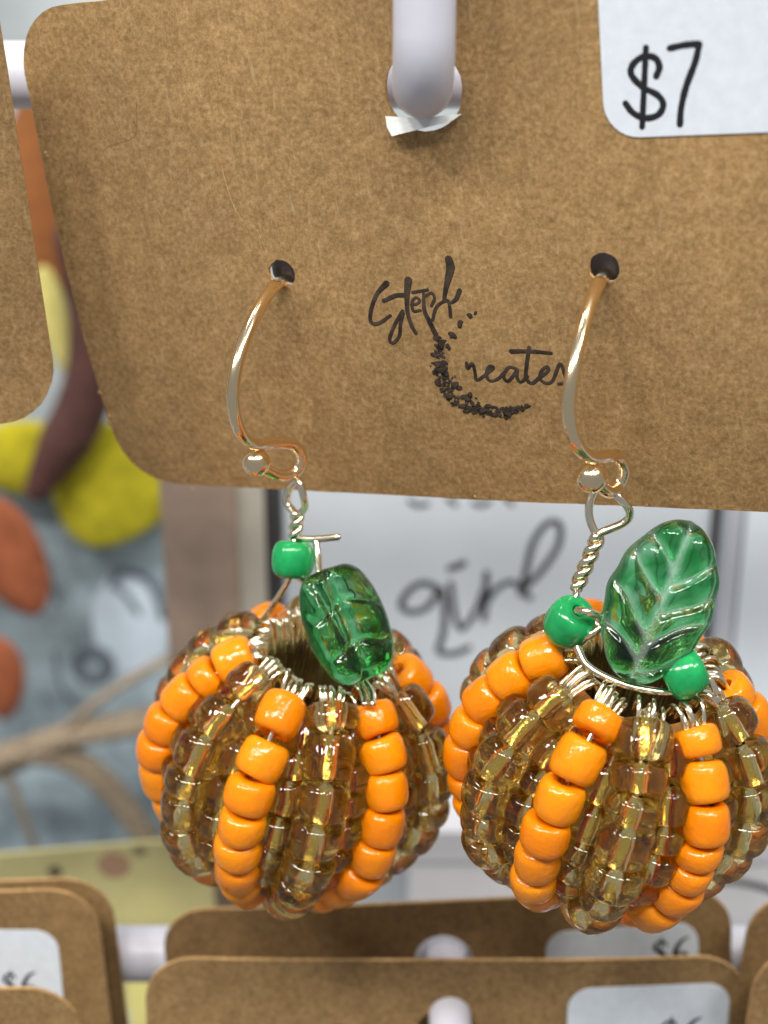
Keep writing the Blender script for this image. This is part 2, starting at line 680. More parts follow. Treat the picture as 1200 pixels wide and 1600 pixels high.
# price sticker
mb = MB()
sl, sb = card_uv(930, 60), card_uv(1000, 213)
a0, a1 = card_uv(928, 30), card_uv(943, 180)
b0, b1 = card_uv(990, 213), card_uv(1195, 205)
ang = math.atan2(b1[1] - b0[1], b1[0] - b0[0])
st = rounded_rect(0, 0, 20, 15.5, 2.6)
ca, sa = math.cos(ang), math.sin(ang)
corner = Vector(card_uv(946, 216))
stp = [(corner.x + x * ca - y * sa, corner.y + x * sa + y * ca) for x, y in st]
sheet(mb, stp, [], 0.10, 0.012, bend1, 2.6)
sk = mb.build('price_sticker', [M['paper'], M['paper']], card, smooth=False)
mb = MB()
r7 = 5.0 * PXMM
strokes(mb, [(uvs([(1026, 119), (1031, 104), (1024, 90), (1006, 88), (990, 100), (987, 116), (1004, 135), (1028, 148), (1037, 163), (1029, 179), (1009, 184), (990, 176), (978, 161)]), r7),
             (uvs([(1010, 74), (1007, 136), (1004, 198)]), r7 * .95),
             (uvs([(1047, 75), (1070, 70), (1092, 68)]), r7),
             (uvs([(1093, 69), (1087, 96), (1073, 134), (1065, 168), (1063, 194)]), r7)], bend1, 0.125)
mb.build('price_lettering', M['ink'], sk)
# stamped logo
mb = MB()
w = 3.7 * PXMM
L = [([(604, 443), (590, 458), (581, 480), (579, 501), (590, 506), (610, 493)], (w * 1.5, w, w, w, w, w * .8)),
     ([(600, 470), (618, 462), (633, 461)], w * 1.1),
     ([(645, 457), (656, 455), (668, 453)], w * .8),
     ([(638, 438), (636, 462), (637, 488), (643, 508), (650, 521)], (w * 1.9, w * 1.3, w, w, w * .9)),
     ([(629, 486), (617, 507), (609, 529), (614, 536), (624, 525), (626, 505), (630, 490)], w * .9),
     ([(643, 476), (651, 475), (656, 470), (650, 465), (644, 472), (646, 486), (657, 485)], w * .75),
     ([(662, 459), (663, 484), (671, 502), (681, 523)], (w * .7, w, w * 1.2, w * 1.3)),
     ([(664, 463), (674, 458), (679, 466), (674, 478)], w * .75),
     ([(701, 405), (704, 417), (701, 433), (697, 450), (694, 468)], (w * 1.8, w * 2.1, w * 1.7, w * 1.2, w * .9)),
     ([(676, 500), (681, 482), (690, 473), (700, 470), (703, 482), (704, 495)], w * .8),
     ([(718, 454), (713, 467), (706, 473)], (w * 1.2, w * 1.1, w * .8)),
     ([(729, 567), (731, 576), (738, 568), (742, 580), (745, 594), (758, 586), (771, 575), (764, 573), (760, 586), (766, 595), (778, 592), (790, 580)], w * .85),
     ([(806, 576), (795, 574), (787, 587), (793, 596), (803, 586), (808, 577), (808, 590), (814, 597), (824, 588)], w * .85),
     ([(827, 543), (823, 570), (822, 590), (831, 599), (843, 590)], w * .95),
     ([(799, 549), (829, 549), (861, 552)], (w * 1.2, w, w * .9)),
     ([(843, 590), (856, 580), (855, 573), (846, 580), (844, 592), (854, 599), (864, 594), (875, 568), (882, 584), (885, 597), (873, 600)], w * .85)]
strokes(mb, [(uvs(p), r) for p, r in L], bend1, 0.012)
blobs = [(719, 505, 6), (734, 493, 4.5), (743, 489, 3.2), (707, 523, 6.5), (690, 536, 8), (681, 529, 5), (700, 541, 5), (679, 554, 5.5), (690, 576, 10),
         (684, 568, 6), (697, 583, 6), (680, 582, 5), (695, 566, 5), (684, 598, 6), (711, 600, 7), (703, 596, 4), (718, 606, 5), (700, 618, 7), (691, 609, 4.5),
         (728, 620, 8), (735, 616, 5), (716, 621, 4), (713, 629, 4), (730, 638, 8), (722, 634, 6), (741, 643, 6), (738, 630, 5), (756, 640, 8), (764, 634, 5), (748, 636, 5),
         (772, 648, 6), (778, 640, 4), (794, 644, 8), (788, 640, 5), (790, 651, 4.5), (801, 641, 5), (815, 638, 5), (822, 634, 3.5), (808, 643, 4),
         (676, 567, 2.2), (673, 572, 1.6), (707, 590, 2.5), (744, 622, 2.2), (711, 588, 2), (713, 630, 2.3), (707, 634, 1.8), (783, 652, 2.4)]
for px, py, r in blobs:
    u, v = card_uv(px, py)
    for k in range(3 if r > 4 else 1):
        du, dv = (random.uniform(-.5, .5) * r * PXMM, random.uniform(-.5, .5) * r * PXMM) if k else (0, 0)
        rot = Matrix.Rotation(random.uniform(0, 3.1), 3, 'Z')
        rr = r * PXMM * (1.15 if k == 0 else .75)
        ball(mb, (u + du, v + dv, .02 + bend1(u, v)), rr, 9, 4, (1.15, .7, .016 / max(rr, .05)), rot=rot, wob=.15)
arc = smooth_path([(684, 528, 3), (687, 552, 8), (689, 578, 12), (697, 604, 13), (716, 624, 12), (742, 637, 11), (772, 643, 9), (800, 641, 6), (826, 634, 2)], 16)
for k in range(230):
    q = random.choice(arc)
    px, py = q.x + random.uniform(-.8, .8) * q.z, q.y + random.uniform(-.8, .8) * q.z
    u, v = card_uv(px, py)
    rr = random.uniform(1.5, 4.2) * PXMM
    ball(mb, (u, v, .02 + bend1(u, v)), rr, 8, 4, (1.2, .75, .016 / rr), rot=Matrix.Rotation(random.uniform(0, 3.1), 3, 'Z'), wob=.15)
mb.build('stamped_logo', M['stamp'], card)


# ---- other kraft cards
def plain_card(label, hole_px, hy, yaw, roll, tilt, w, h_up, h_dn, mat, sticker=None, ear_holes=True, off_x=0.0, price=True):
    o = at_y(*hole_px, hy)
    R = Matrix.Rotation(math.radians(yaw), 3, 'Z') @ Matrix.Rotation(math.radians(tilt), 3, 'X') @ Matrix.Rotation(math.radians(roll), 3, 'Y')
    ex, ey, ez = R @ Vector((1, 0, 0)), R @ Vector((0, 0, 1)), R @ Vector((0, -1, 0))
    t = thing('earring_card', label, 'earring card', frame(o, ex, ey, ez), 'kraft earring cards')
    sd = random.uniform(0, 6)

    def bend(x, y):
        return -0.0006 * x * x - 0.0004 * (y + 10) ** 2 + .06 * math.sin(.2 * x + sd)
    mb = MB()
    hs = [circle(off_x * 0, 0, 3.2, 24, .015)]
    if ear_holes:
        hs += [circle(-12.5, -14, 1.2, 14), circle(12.5, -14, 1.2, 14)]
    sheet(mb, rounded_rect(-w / 2 + off_x, -h_dn, w / 2 + off_x, h_up, 5.2), hs, 0.42, -.42, bend, 3.4, .03)
    mb.build('card_stock', [M[mat], M['edge']], t, smooth=False)
    if sticker:
        sx, sy, sw, sh, sr, tx, ty, ts = sticker
        c, s = math.cos(math.radians(sr)), math.sin(math.radians(sr))
        def q(x, y):
            return (sx + x * c - y * s, sy + x * s + y * c)
        mb = MB()
        sheet(mb, [q(x, y) for x, y in rounded_rect(0, 0, sw, sh, 2.5)], [], .10, .012, bend, 3.4)
        k = mb.build('price_sticker', [M['paper'], M['paper']], t, smooth=False)
        if price:
            mb = MB()
            strokes(mb, [([q(tx + a * ts, ty + b * ts) for a, b in p], tuple(x * ts * 1.35 for x in r) if isinstance(r, tuple) else r * ts * 1.35) for p, r in DOLLAR + SIX],
                    bend, .125, .05)
            mb.build('price_lettering', M['ink'], k)
    return t


exec_cards = []
# (label, hole px, distance, yaw, roll, tilt, width, above, below, mat, sticker, ...)
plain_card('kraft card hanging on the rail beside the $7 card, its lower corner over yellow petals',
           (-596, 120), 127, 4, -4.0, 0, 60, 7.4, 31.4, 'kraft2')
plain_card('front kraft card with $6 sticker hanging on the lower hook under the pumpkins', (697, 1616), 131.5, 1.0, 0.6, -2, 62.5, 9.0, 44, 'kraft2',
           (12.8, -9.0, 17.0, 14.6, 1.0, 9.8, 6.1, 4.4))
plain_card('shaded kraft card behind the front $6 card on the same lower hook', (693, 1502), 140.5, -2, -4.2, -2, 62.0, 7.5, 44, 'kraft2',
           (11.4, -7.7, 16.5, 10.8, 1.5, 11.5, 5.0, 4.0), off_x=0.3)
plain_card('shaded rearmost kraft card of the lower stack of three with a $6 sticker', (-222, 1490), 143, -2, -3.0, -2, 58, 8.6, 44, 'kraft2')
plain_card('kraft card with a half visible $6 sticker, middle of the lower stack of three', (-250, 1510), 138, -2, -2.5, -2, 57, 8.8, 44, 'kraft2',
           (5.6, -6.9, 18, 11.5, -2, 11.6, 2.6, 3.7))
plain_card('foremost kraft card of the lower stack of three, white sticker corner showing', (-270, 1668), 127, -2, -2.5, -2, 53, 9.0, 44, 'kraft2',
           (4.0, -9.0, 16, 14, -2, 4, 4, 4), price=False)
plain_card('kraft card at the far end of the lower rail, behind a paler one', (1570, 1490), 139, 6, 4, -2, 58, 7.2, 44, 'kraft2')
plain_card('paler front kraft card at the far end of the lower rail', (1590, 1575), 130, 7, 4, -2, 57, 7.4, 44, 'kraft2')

# hooks
ho = O1
hook(ho.x - .1, up_rail.y, at_y(660, 140, (ho - CAM).y - 6.2).y, ho.z + .35, 2.25)
h_lo = at_y(695, 1506, 140.5)
hook(h_lo.x + .2, lo_rail.y, h_lo.y - 14.5, h_lo.z + .6, 2.2, 0)
for px in (-300, 1640):
    hh = at_y(px, 1478, 140.5)
    hook(hh.x, lo_rail.y, hh.y - 17, hh.z + .6, 2.2, 0)
hh = at_y(-560, 150, 127)
hook(hh.x, up_rail.y, hh.y - 7, hh.z + .5, 2.2)


# ------------------------------------------------------------------ beads
def bead_mesh(name, R, L, rh, mat, p=0.55, q=0.42, segs=28, wob=0.0, inner=True):
    prof = []
    n = 12
    for i in range(n + 1):
        th = math.pi * (i / n - .5)
        s, c = math.sin(th), math.cos(th)
        x = L / 2 * math.copysign(abs(s) ** p, s)
        r = rh * 1.12 + (R - rh * 1.12) * abs(c) ** q
        prof.append((x, r))
    # hole wall
    for i in range(5):
        t = i / 4
        prof.append((L / 2 * .93 * (1 - 2 * t), rh))
    vs, fs = [], []
    m = len(prof)
    ph = random.uniform(0, 6)
    for i, (x, r) in enumerate(prof):
        for k in range(segs):
            a = 2 * math.pi * k / segs
            rr = r
            if r > rh * 1.2:
                rr = r * (1 + wob * math.sin(2 * a + ph) + wob * .6 * math.sin(3 * a + 1.7 * ph + x))
            xx = x * (1 + wob * 1.6 * math.sin(a + ph * 2.3))
            vs.append((rr * math.cos(a), rr * math.sin(a), xx))
    for i in range(m):
        i2 = (i + 1) % m
        for k in range(segs):
            k2 = (k + 1) % segs
            fs.append((i * segs + k, i * segs + k2, i2 * segs + k2, i2 * segs + k))
    mb = MB()
    mb.add(vs, fs)
    return mb.mesh(name, mat)


def lining_mesh(L, r):
    mb = MB()
    vs, fs = [], []
    n = 16
    rows = 4
    for j in range(rows + 1):
        z = L * .90 * (j / rows - .5)
        for k in range(n):
            a = 2 * math.pi * k / n
            s = r * .80 / max(abs(math.cos(a)), abs(math.sin(a)), .80)
            vs.append((s * math.cos(a), s * math.sin(a), z))
    for j in range(rows):
        for k in range(n):
            k2 = (k + 1) % n
            fs.append((j * n + k, j * n + k2, (j + 1) * n + k2, (j + 1) * n + k))
    mb.add(vs, fs)
    return mb.mesh('lining', M['lining'], smooth=True)


BR, BL = 2.14, 3.36
ORANGE = [bead_mesh('orange_bead', BR * random.uniform(.89, .97), BL * random.uniform(.93, 1.02), .62, M['orange'], .70, .46, wob=.018) for _ in range(6)]
AMBER = [bead_mesh('amber_bead', BR * random.uniform(1.02, 1.09), BL * random.uniform(.95, 1.02), .56, M['amber'], .66, .44, wob=.02) for _ in range(5)]
LINING = lining_mesh(BL, .545)


def orient(pos, zdir, spin=0.0, s=1.0):
    q = Vector(zdir).normalized().to_track_quat('Z', 'Y').to_matrix()
    m = (q @ Matrix.Rotation(spin, 3, 'Z') @ Matrix.Scale(s, 3)).to_4x4()
    m.translation = Vector(pos) * MM
    return m


# leaf bead, length along +y from base 0 to LEN, face along z
def leaf_mesh(LEN=13.6, HW=4.45, TH=1.55, boxy=False):
    ns, ntt = 72, 44
    vs, fs, vein = [], [], []

    def hw(s):
        if s <= 0 or s >= 1:
            return 0.0
        if boxy:
            return HW * .92 * (math.sin(math.pi * s) ** 0.24)
        return HW * (math.sin(math.pi * s ** 0.9) ** 0.52) * (0.84 + .2 * s)

    def relief(x, y):
        d = abs(x)
        if boxy:
            return 1.0 * math.exp(-((x - .6) / .4) ** 2) + .4 * math.exp(-((x - 2.6 + .12 * y) / .3) ** 2) + .3 * math.exp(-((y - 4 - .5 * d) / .35) ** 2) + .3 * math.exp(-((y - 9 - .4 * d) / .35) ** 2)
        g = 0.62 * math.exp(-(d / .33) ** 2)
        for k in range(4):
            y0 = (1.0, 3.6, 5.4, 8.2)[k] if x > 0 else (1.9, 4.1, 7.0, 9.2)[k]
            dd = (y - y0 - (.7 + .12 * k) * d + .25 * math.sin(1.3 * x + k * 2)) / 1.31
            fade = min(1, d / .5)
            g += 0.52 * fade * math.exp(-(dd / .30) ** 2)
        g += 0.05 * math.sin(1.9 * x + .7 * y) + .04 * math.sin(2.7 * y - x)
        return g
    for side in (1, -1):
        for i in range(ns + 1):
            s = i / ns
            w_ = max(hw(s), .02)
            y = s * LEN
            for j in range(ntt + 1):
                t = -1 + 2 * j / ntt
                t = math.sin(t * math.pi / 2)
                x = t * w_ * (1 + (0 if boxy else .02) * math.sin(9 * s * math.pi))
                es = min(1, min(s, 1 - s) / .10)
                prof = (1 - abs(t) ** 3.2) ** .55 * (es ** .5)
                z = side * (TH * prof)
                edge = max(0, 1 - abs(t) ** 4) * es
                z -= side * relief(x, y) * edge * (1.0 if side > 0 else .3)
                vs.append((x, y, z))
                vein.append(min(1.0, relief(x, y) / .5) * edge + .8 * (1 - edge) ** 2)
    N = (ns + 1) * (ntt + 1)
    for sd in range(2):
        for i in range(ns):
            for j in range(ntt):
                a = sd * N + i * (ntt + 1) + j
                q = (a, a + 1, a + ntt + 2, a + ntt + 1)
                fs.append(q if sd == 0 else q[::-1])
    # weld rim
    mapv = {}
    for i in range(ns + 1):
        for j in (0, ntt):
            mapv[N + i * (ntt + 1) + j] = i * (ntt + 1) + j
    for j in range(ntt + 1):
        for i in (0, ns):
            mapv[N + i * (ntt + 1) + j] = i * (ntt + 1) + j
    fs2 = []
    for f in fs:
        g = [mapv.get(i, i) for i in f]
        h = [g[k] for k in range(len(g)) if g[k] != g[k - 1]]
        if len(h) >= 3:
            fs2.append(tuple(h))
    used = sorted({i for f in fs2 for i in f})
    ren = {o: k for k, o in enumerate(used)}
    mb = MB()
    mb.add([vs[o] for o in used], [tuple(ren[i] for i in f) for f in fs2])
    me = mb.mesh('leaf_bead', M['leaf'])
    at = me.attributes.new('vein', 'FLOAT', 'POINT')
    at.data.foreach_set('value', [vein[o] * (.35 if boxy else 1) for o in used])
    return me


LEAF = leaf_mesh()
LEAF_BLOCK = leaf_mesh(13.6, 4.6, 1.8, True)
WR = 0.27     # beading wire radius


def pumpkin(root, RT, centre, Rc, axis_roll, axis_pitch, az0, nstr=12, seed=1, scale=1.0, phi_start=40):
    """bead strings round a wire core; azimuth 0 = toward the camera, + = right"""
    rnd = random.Random(seed)
    A = Matrix.Rotation(math.radians(axis_roll), 3, 'Y') @ Matrix.Rotation(math.radians(axis_pitch), 3, 'X')

    def W(p):
        return Vector(centre) + A @ Vector(p) - RT

    def sph(az, phi, R):
        a = math.radians(az)
        f = math.radians(phi)
        r = R * math.sin(f)
        return Vector((r * math.sin(a), -r * math.cos(a), R * math.cos(f) * .98))
    mb = MB()
    n = 28
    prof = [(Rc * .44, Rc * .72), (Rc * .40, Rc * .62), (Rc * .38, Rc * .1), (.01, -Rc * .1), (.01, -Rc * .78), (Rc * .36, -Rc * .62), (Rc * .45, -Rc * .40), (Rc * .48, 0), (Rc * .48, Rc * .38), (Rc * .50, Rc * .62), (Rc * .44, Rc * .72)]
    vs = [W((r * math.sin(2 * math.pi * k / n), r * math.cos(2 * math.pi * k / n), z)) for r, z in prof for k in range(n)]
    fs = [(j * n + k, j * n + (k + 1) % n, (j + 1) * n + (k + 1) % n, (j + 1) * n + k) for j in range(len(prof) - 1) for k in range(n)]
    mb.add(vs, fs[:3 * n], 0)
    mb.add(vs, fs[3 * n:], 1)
    mb.build('core', [M['core'], M['core_wrap']], root)  # added filler: inside painted dark as shade, outside light to brighten the beads
    for k in range(nstr * 2):
        inner_row = k >= nstr                 # amber strands lying deeper, between the outer ones
        Rk = Rc * .855 if inner_row else Rc
        az = az0 + 360 / nstr * (k + (.5 if inner_row else 0)) + rnd.uniform(-2.2, 2.2)
        tw = rnd.uniform(-3, 3)
        is_orange = k % 2 == 0 and not inner_row
        phi = phi_start + rnd.uniform(-2.5, 2.5) + (3 if inner_row else 0)
        sc_k = scale * (.92 if inner_row else 1.0)
        step = math.degrees(BL * sc_k / Rk) * .985
        path = []
        for b in range(9):
            if phi > (158 if is_orange else 146):
                break
            R = Rk + rnd.uniform(-.22, .22)
            lz = rnd.choice((.72, .88, .95, 1.0, 1.0, 1.05, 1.1))
            if b:
                phi += step * lz * .5
            aa = az + tw * (phi - 90) / 60
            pos = sph(aa, phi, R)
            tan = (sph(aa, phi + 2, R) - sph(aa, phi - 2, R)).normalized()
            tan = (tan + Vector((rnd.uniform(-.1, .1), rnd.uniform(-.1, .1), rnd.uniform(-.1, .1)))).normalized()
            path.append(pos)
            wd = sc_k * rnd.uniform(.95, 1.04)
            m = orient(W(pos), A @ tan, rnd.uniform(0, 6.28), 1.0) @ Matrix.Diagonal((wd, wd * rnd.uniform(.96, 1.03), sc_k * lz, 1))
            if is_orange:
                link('orange_bead', rnd.choice(ORANGE), root, m)
            else:
                o = link('amber_bead', rnd.choice(AMBER), root, m)
                link('lining', LINING, o)
            gap = 1.0
            if b == 0 and rnd.random() < .5:
                gap = 1.3
            phi += step * lz * .5 * gap * rnd.uniform(.97, 1.08)
        # stringing wire through the beads and the bundle that dips into the core
        mb = MB()
        if inner_row:
            tube(mb, [W(p) for p in smooth_path(path, 4)], WR, 6)
            mb.build('wire_strands', M['silver'], root)
            continue
        a = math.radians(az)

        def cyl(r, z, da=0.0):
            return Vector((r * math.sin(a + da), -r * math.cos(a + da), z))
        phi0 = math.radians(phi_start - step * .5)
        lip_r, lip_z = Rc * math.sin(phi0), Rc * math.cos(phi0)
        inner = [cyl(Rc * .34, lip_z * .1), cyl(Rc * .36, lip_z * .6), cyl(Rc * .42, lip_z * .98), cyl(lip_r * .86, lip_z * 1.06)]
        P = smooth_path(inner + path, 4)
        tube(mb, [W(p) for p in P], WR, 7)
        ns = 6
        for j in range(ns):
            da = math.radians((j - (ns - 1) / 2) * 4.8 + rnd.uniform(-1, 1))
            hz = rnd.uniform(.97, 1.1)
            q = [cyl(Rc * .345, -lip_z * .1, da), cyl(Rc * .355, lip_z * .35, da), cyl(Rc * .37, lip_z * .75, da), cyl(Rc * .43, lip_z * hz, da),
                 cyl(lip_r * .95, lip_z * hz * 1.01, da * .8), cyl(lip_r * 1.18, lip_z * .86, da * .45)]
            tube(mb, [W(p) for p in smooth_path(q, 4)], WR * rnd.uniform(.62, .8), 6)
        mb.build('wire_strands', M['silver'], root)


def wire(root, RT, pts, r=WR, mat='silver', name='wire', n=6, segs=8):
    mb = MB()
    tube(mb, [Vector(p) - RT for p in smooth_path(pts, n)], r, segs)
    return mb.build(name, M[mat], root)


def twist(root, RT, a, b, turns=3, r=WR, amp=.27):
    a, b = Vector(a), Vector(b)
    d = (b - a)
    u = d.normalized().orthogonal().normalized()
    v = d.normalized().cross(u)
    mb = MB()
    for ph in (0, math.pi):
        P = []
        n = turns * 14
        for i in range(n + 1):
            t = i / n
            an = 2 * math.pi * turns * t + ph
            P.append(a + d * t + (u * math.cos(an) + v * math.sin(an)) * amp - RT)
        tube(mb, P, r, 7)
    mb.build('twisted_wire', M['silver'], root)


def ear_wire(root, RT, hole, pts_nv):
    """fish hook in the plane of the card normal; pts = (out of card, up) from the hole"""
    N = Vector((EZ.x, EZ.y, 0)).normalized()
    up = Vector((0, 0, 1))
    P = [hole + N * a + up * b for a, b in pts_nv]
    return P, N


hole_w = [O1 + EX * h[0] + EY * h[1] + EZ * bend1(*h) for h in (hl, hr)]


def earring(idx, label, centre_px, Rc, roll, pitch, az0, seed, scale, phi_start):
    hw_ = hole_w[idx]
    eN = Vector((EZ.x, EZ.y, 0)).normalized()
    base = hw_ + eN * 2.6
    ey = (base - CAM).y
    centre = at_y(*centre_px, ey)
    RT = Vector((centre.x, centre.y, centre.z - Rc - 2))
    root = thing('pumpkin_earring', label, 'earring', Matrix.Translation(RT * MM), 'beaded pumpkin earrings')
    pumpkin(root, RT, centre, Rc, roll, pitch, az0, 12, seed, scale, phi_start)
    # fish hook ear wire
    low = hole_w[idx] + Vector((0, 0, -1.0))
    side = Vector((EX.x, EX.y, 0)).normalized()
    hN = eN if idx == 0 else Vector((-.36, -.93, 0)).normalized()
    kx = 0.0 if idx == 0 else 1.3          # the loop of the second hook is swung a little along the card

    def H(a, b, c=0.0):
        return low + hN * a + Vector((0, 0, b)) + side * c
    pts = [H(-4.2, -7), H(-3.4, -2.8), H(-1.8, -.2), H(0, .35), H(2.4, -.1), H(5.6, -1.9), H(8.2, -4.6), H(9.1, -7.4), H(8.2, -10.2, kx * .3), H(5.8, -12.2, kx * .8),
           H(3.7, -12.7, .6 + kx), H(1.6, -13.4, 1.5 + kx * .6), H(.75, -14.8, 1.9 + kx * .6), H(1.1, -16.0, 1.5 + kx * .6), H(2.7, -16.0, .7 + kx), H(4.3, -14.9, .1 + kx)]
    ew = wire(root, RT, pts, .53, 'gold', 'ear_wire', 6, 14)
    mb = MB()
    ball(mb, H(5.1, -14.1, -.2 + kx) - RT, 1.2, 28, 18)
    mb.build('ball', M['gold'], ew)
    mb = MB()
    tube(mb, [H(-5.6, .2) - RT, H(-3.6, 1.0) - RT], 2.5, 18)
    mb.build('rubber_stopper', M['rubber'], root)  # added behind the ear hole, stands in for the shade seen through it
    return root, RT, ey, centre, H


EAR = []
# left earring
root, RT, ey, cc, H = earring(0, 'beaded pumpkin earring with an edge-on green glass leaf under one green bead', (467, 1180), 12.75, 13, 5, -20, 5, 1.03, 40)


def E(px, py, dy=0.0):
    return at_y(px, py, ey + dy)


loop_c = H(1.2, -16.2, 1.5)
dl = (loop_c - CAM).y - ey
wire(root, RT, [E(462, 803, dl), E(448, 785, dl + .8), E(453, 762, dl + .6), E(466, 752, dl - .4), E(474, 775, dl - .8), E(476, 793, dl - .3), E(466, 806, dl)], WR * 1.25, 'silver', 'wire_loop')
twist(root, RT, E(465, 803, dl), E(461, 836, dl), 1, WR * 1.3, .34)
wire(root, RT, [E(458, 834, dl), E(466, 841, dl - .3), E(495, 842, dl - .9), E(528, 839, dl - 1.4)], WR * 1.2, 'silver', 'wire_end')
bm = orient(E(458, 874, dl) - RT, (0.12, -.15, 1), .5, 1.0)
GREEN = bead_mesh('green_bead', 2.05, 3.5, .55, M['green'], .8, .6, wob=.02)
link('green_bead', GREEN, root, orient(E(458, 874, -.5) - RT, (0.1, .35, 1), .5, .92))
wire(root, RT, [E(460, 838, dl), E(458, 874, -.5), E(450, 908, 0), E(420, 955, 1.5), E(386, 1006, 3.2), E(384, 1014, 3.2)], WR, 'silver', 'wire')
wire(root, RT, [E(388, 1002, 3.0), E(425, 1035, .5), E(468, 1068, -3.5)], WR * 1.2, 'silver', 'wire')
wire(root, RT, [E(494, 846, dl - .9), E(497, 868, -1), E(499, 893, -2.2), E(506, 905, -2.8)], WR * 1.25, 'silver', 'wire')
wire(root, RT, [E(462, 898, -.6), E(476, 910, -1.5), E(490, 920, -2.4)], WR * 1.2, 'silver', 'wire')
wire(root, RT, [E(560, 1050, -5.5), E(566, 1082, -7), E(570, 1100, -8.5)], WR * 1.1, 'silver', 'wire')
wire(root, RT, [E(556, 1050, -5.5), E(578, 1078, -7), E(582, 1100, -8.5)], WR * 1.1, 'silver', 'wire')
# leaf seen nearly edge-on: long axis in the picture plane, face turned to the right
base = E(508, 888, -3.2)
tip = E(576, 1062, -7.5)
yax = (tip - base).normalized()
view = (base - CAM).normalized()
sidev = yax.cross(view).normalized()
zax = (-view * .88 + sidev * .45)
zax = (zax - yax * zax.dot(yax)).normalized()
xax = yax.cross(zax)
mlf = Matrix((xax, yax, zax)).transposed()
s = (tip - base).length / 13.6
mlf4 = (mlf @ Matrix.Diagonal((s * 1.22, s, s * 1.15))).to_4x4()
mlf4.translation = (base - RT) * MM
link('leaf_bead', LEAF_BLOCK, root, mlf4)

# right earring
root, RT, ey, cc, H = earring(1, 'beaded pumpkin earring with a front facing veined green glass leaf between two green beads', (953, 1190), 12.2, 11, 10, -31, 9, .99, 42)
loop_c = H(1.2, -16.2, 1.5)
dl = (loop_c - CAM).y - ey
wire(root, RT, [E(935, 842, 0), E(922, 812, dl), E(921, 788, dl + .5), E(928, 768, dl + .8), E(945, 762, dl), E(968, 778, dl - .6), E(984, 800, dl - .6), E(975, 817, dl - .3), E(938, 833, 0), E(930, 842, 0)],
     WR * 1.25, 'silver', 'wire_loop')
twist(root, RT, E(934, 840, 0), E(901, 918, -1), 2, WR * 1.35, .36)
link('green_bead', GREEN, root, orient(E(890, 972, -2.5) - RT, (0.35, -.45, .8), .5, .98))
link('green_bead', GREEN, root, orient(E(1069, 1053, -5.5) - RT, (.85, .1, .45), .9, .95))
wire(root, RT, [E(902, 915, -1), E(899, 935, -2), E(890, 972, -2.5), E(905, 1020, -4), E(925, 1046, -5), E(975, 1070, -6), E(1030, 1081, -6.2), E(1060, 1080, -6)], WR * 1.15, 'silver', 'wire')
wire(root, RT, [E(903, 954, -4.2), E(918, 956, -4.8), E(938, 964, -4.2)], WR * 1.2, 'silver', 'wire')
wire(root, RT, [E(898, 1004, -3.5), E(922, 992, -4.2), E(945, 975, -4)], WR * 1.0, 'silver', 'wire')
wire(root, RT, [E(1040, 1030, -5), E(1069, 1053, -5.5), E(1105, 1060, -5.5), E(1120, 1082, -6)], WR * 1.1, 'silver', 'wire')
base = E(981, 1066, -6.0)
tip = E(1080, 814, -2.5)
yax = (tip - base).normalized()
view = (base - CAM).normalized()
sidev = yax.cross(view).normalized()
zax = (-view * .96 - sidev * .15)
zax = (zax - yax * zax.dot(yax)).normalized()
xax = yax.cross(zax)
s = (tip - base).length / 13.6
mlf4 = (Matrix((xax, yax, zax)).transposed() @ Matrix.Diagonal((s * 1.02, s, s))).to_4x4()
mlf4.translation = (base - RT) * MM
link('leaf_bead', LEAF, root, mlf4)


# ------------------------------------------------------------------ out-of-focus things behind the rack
M['sign_white'] = simple('white_sign_board', (0.60, 0.655, 0.71), 0.7, nscale=40, var=0.06)
M['sign_ink'] = simple('grey_black_sign_ink', (0.05, 0.05, 0.06), 0.7)
M['taupe'] = simple('taupe_frame_wood', (0.27, 0.20, 0.155), 0.7, nscale=120, var=0.2)
M['cream'] = simple('cream_frame_edge', (0.46, 0.43, 0.36), 0.7, nscale=120, var=0.1)
M['slate'] = simple('dark_frame_line', (0.045, 0.042, 0.045), 0.7)
M['palegrey'] = simple('pale_grey_board', (0.55, 0.58, 0.64), 0.7)


def px_x(px, y, py=950):
    return at_y(px, py, y).x


YS = 216.0
yo = YS - 120
z_top, z_bot = at_y(600, 560, YS).z, at_y(600, 1560, YS).z
sgn = thing('framed_sign', 'framed white sign with the handwritten word girl behind the pumpkin earrings', 'sign', Matrix.Translation((0, yo * MM, z_bot * MM)))
SO = Vector((0, yo, z_bot))


def slab(x0, x1, y0, y1, z0, z1, name, mat, parent, o):
    mb = MB()
    box(mb, (x0 - o.x, y0 - o.y, z0 - o.z), (x1 - o.x, y1 - o.y, z1 - o.z))
    return mb.build(name, mat, parent, smooth=False)


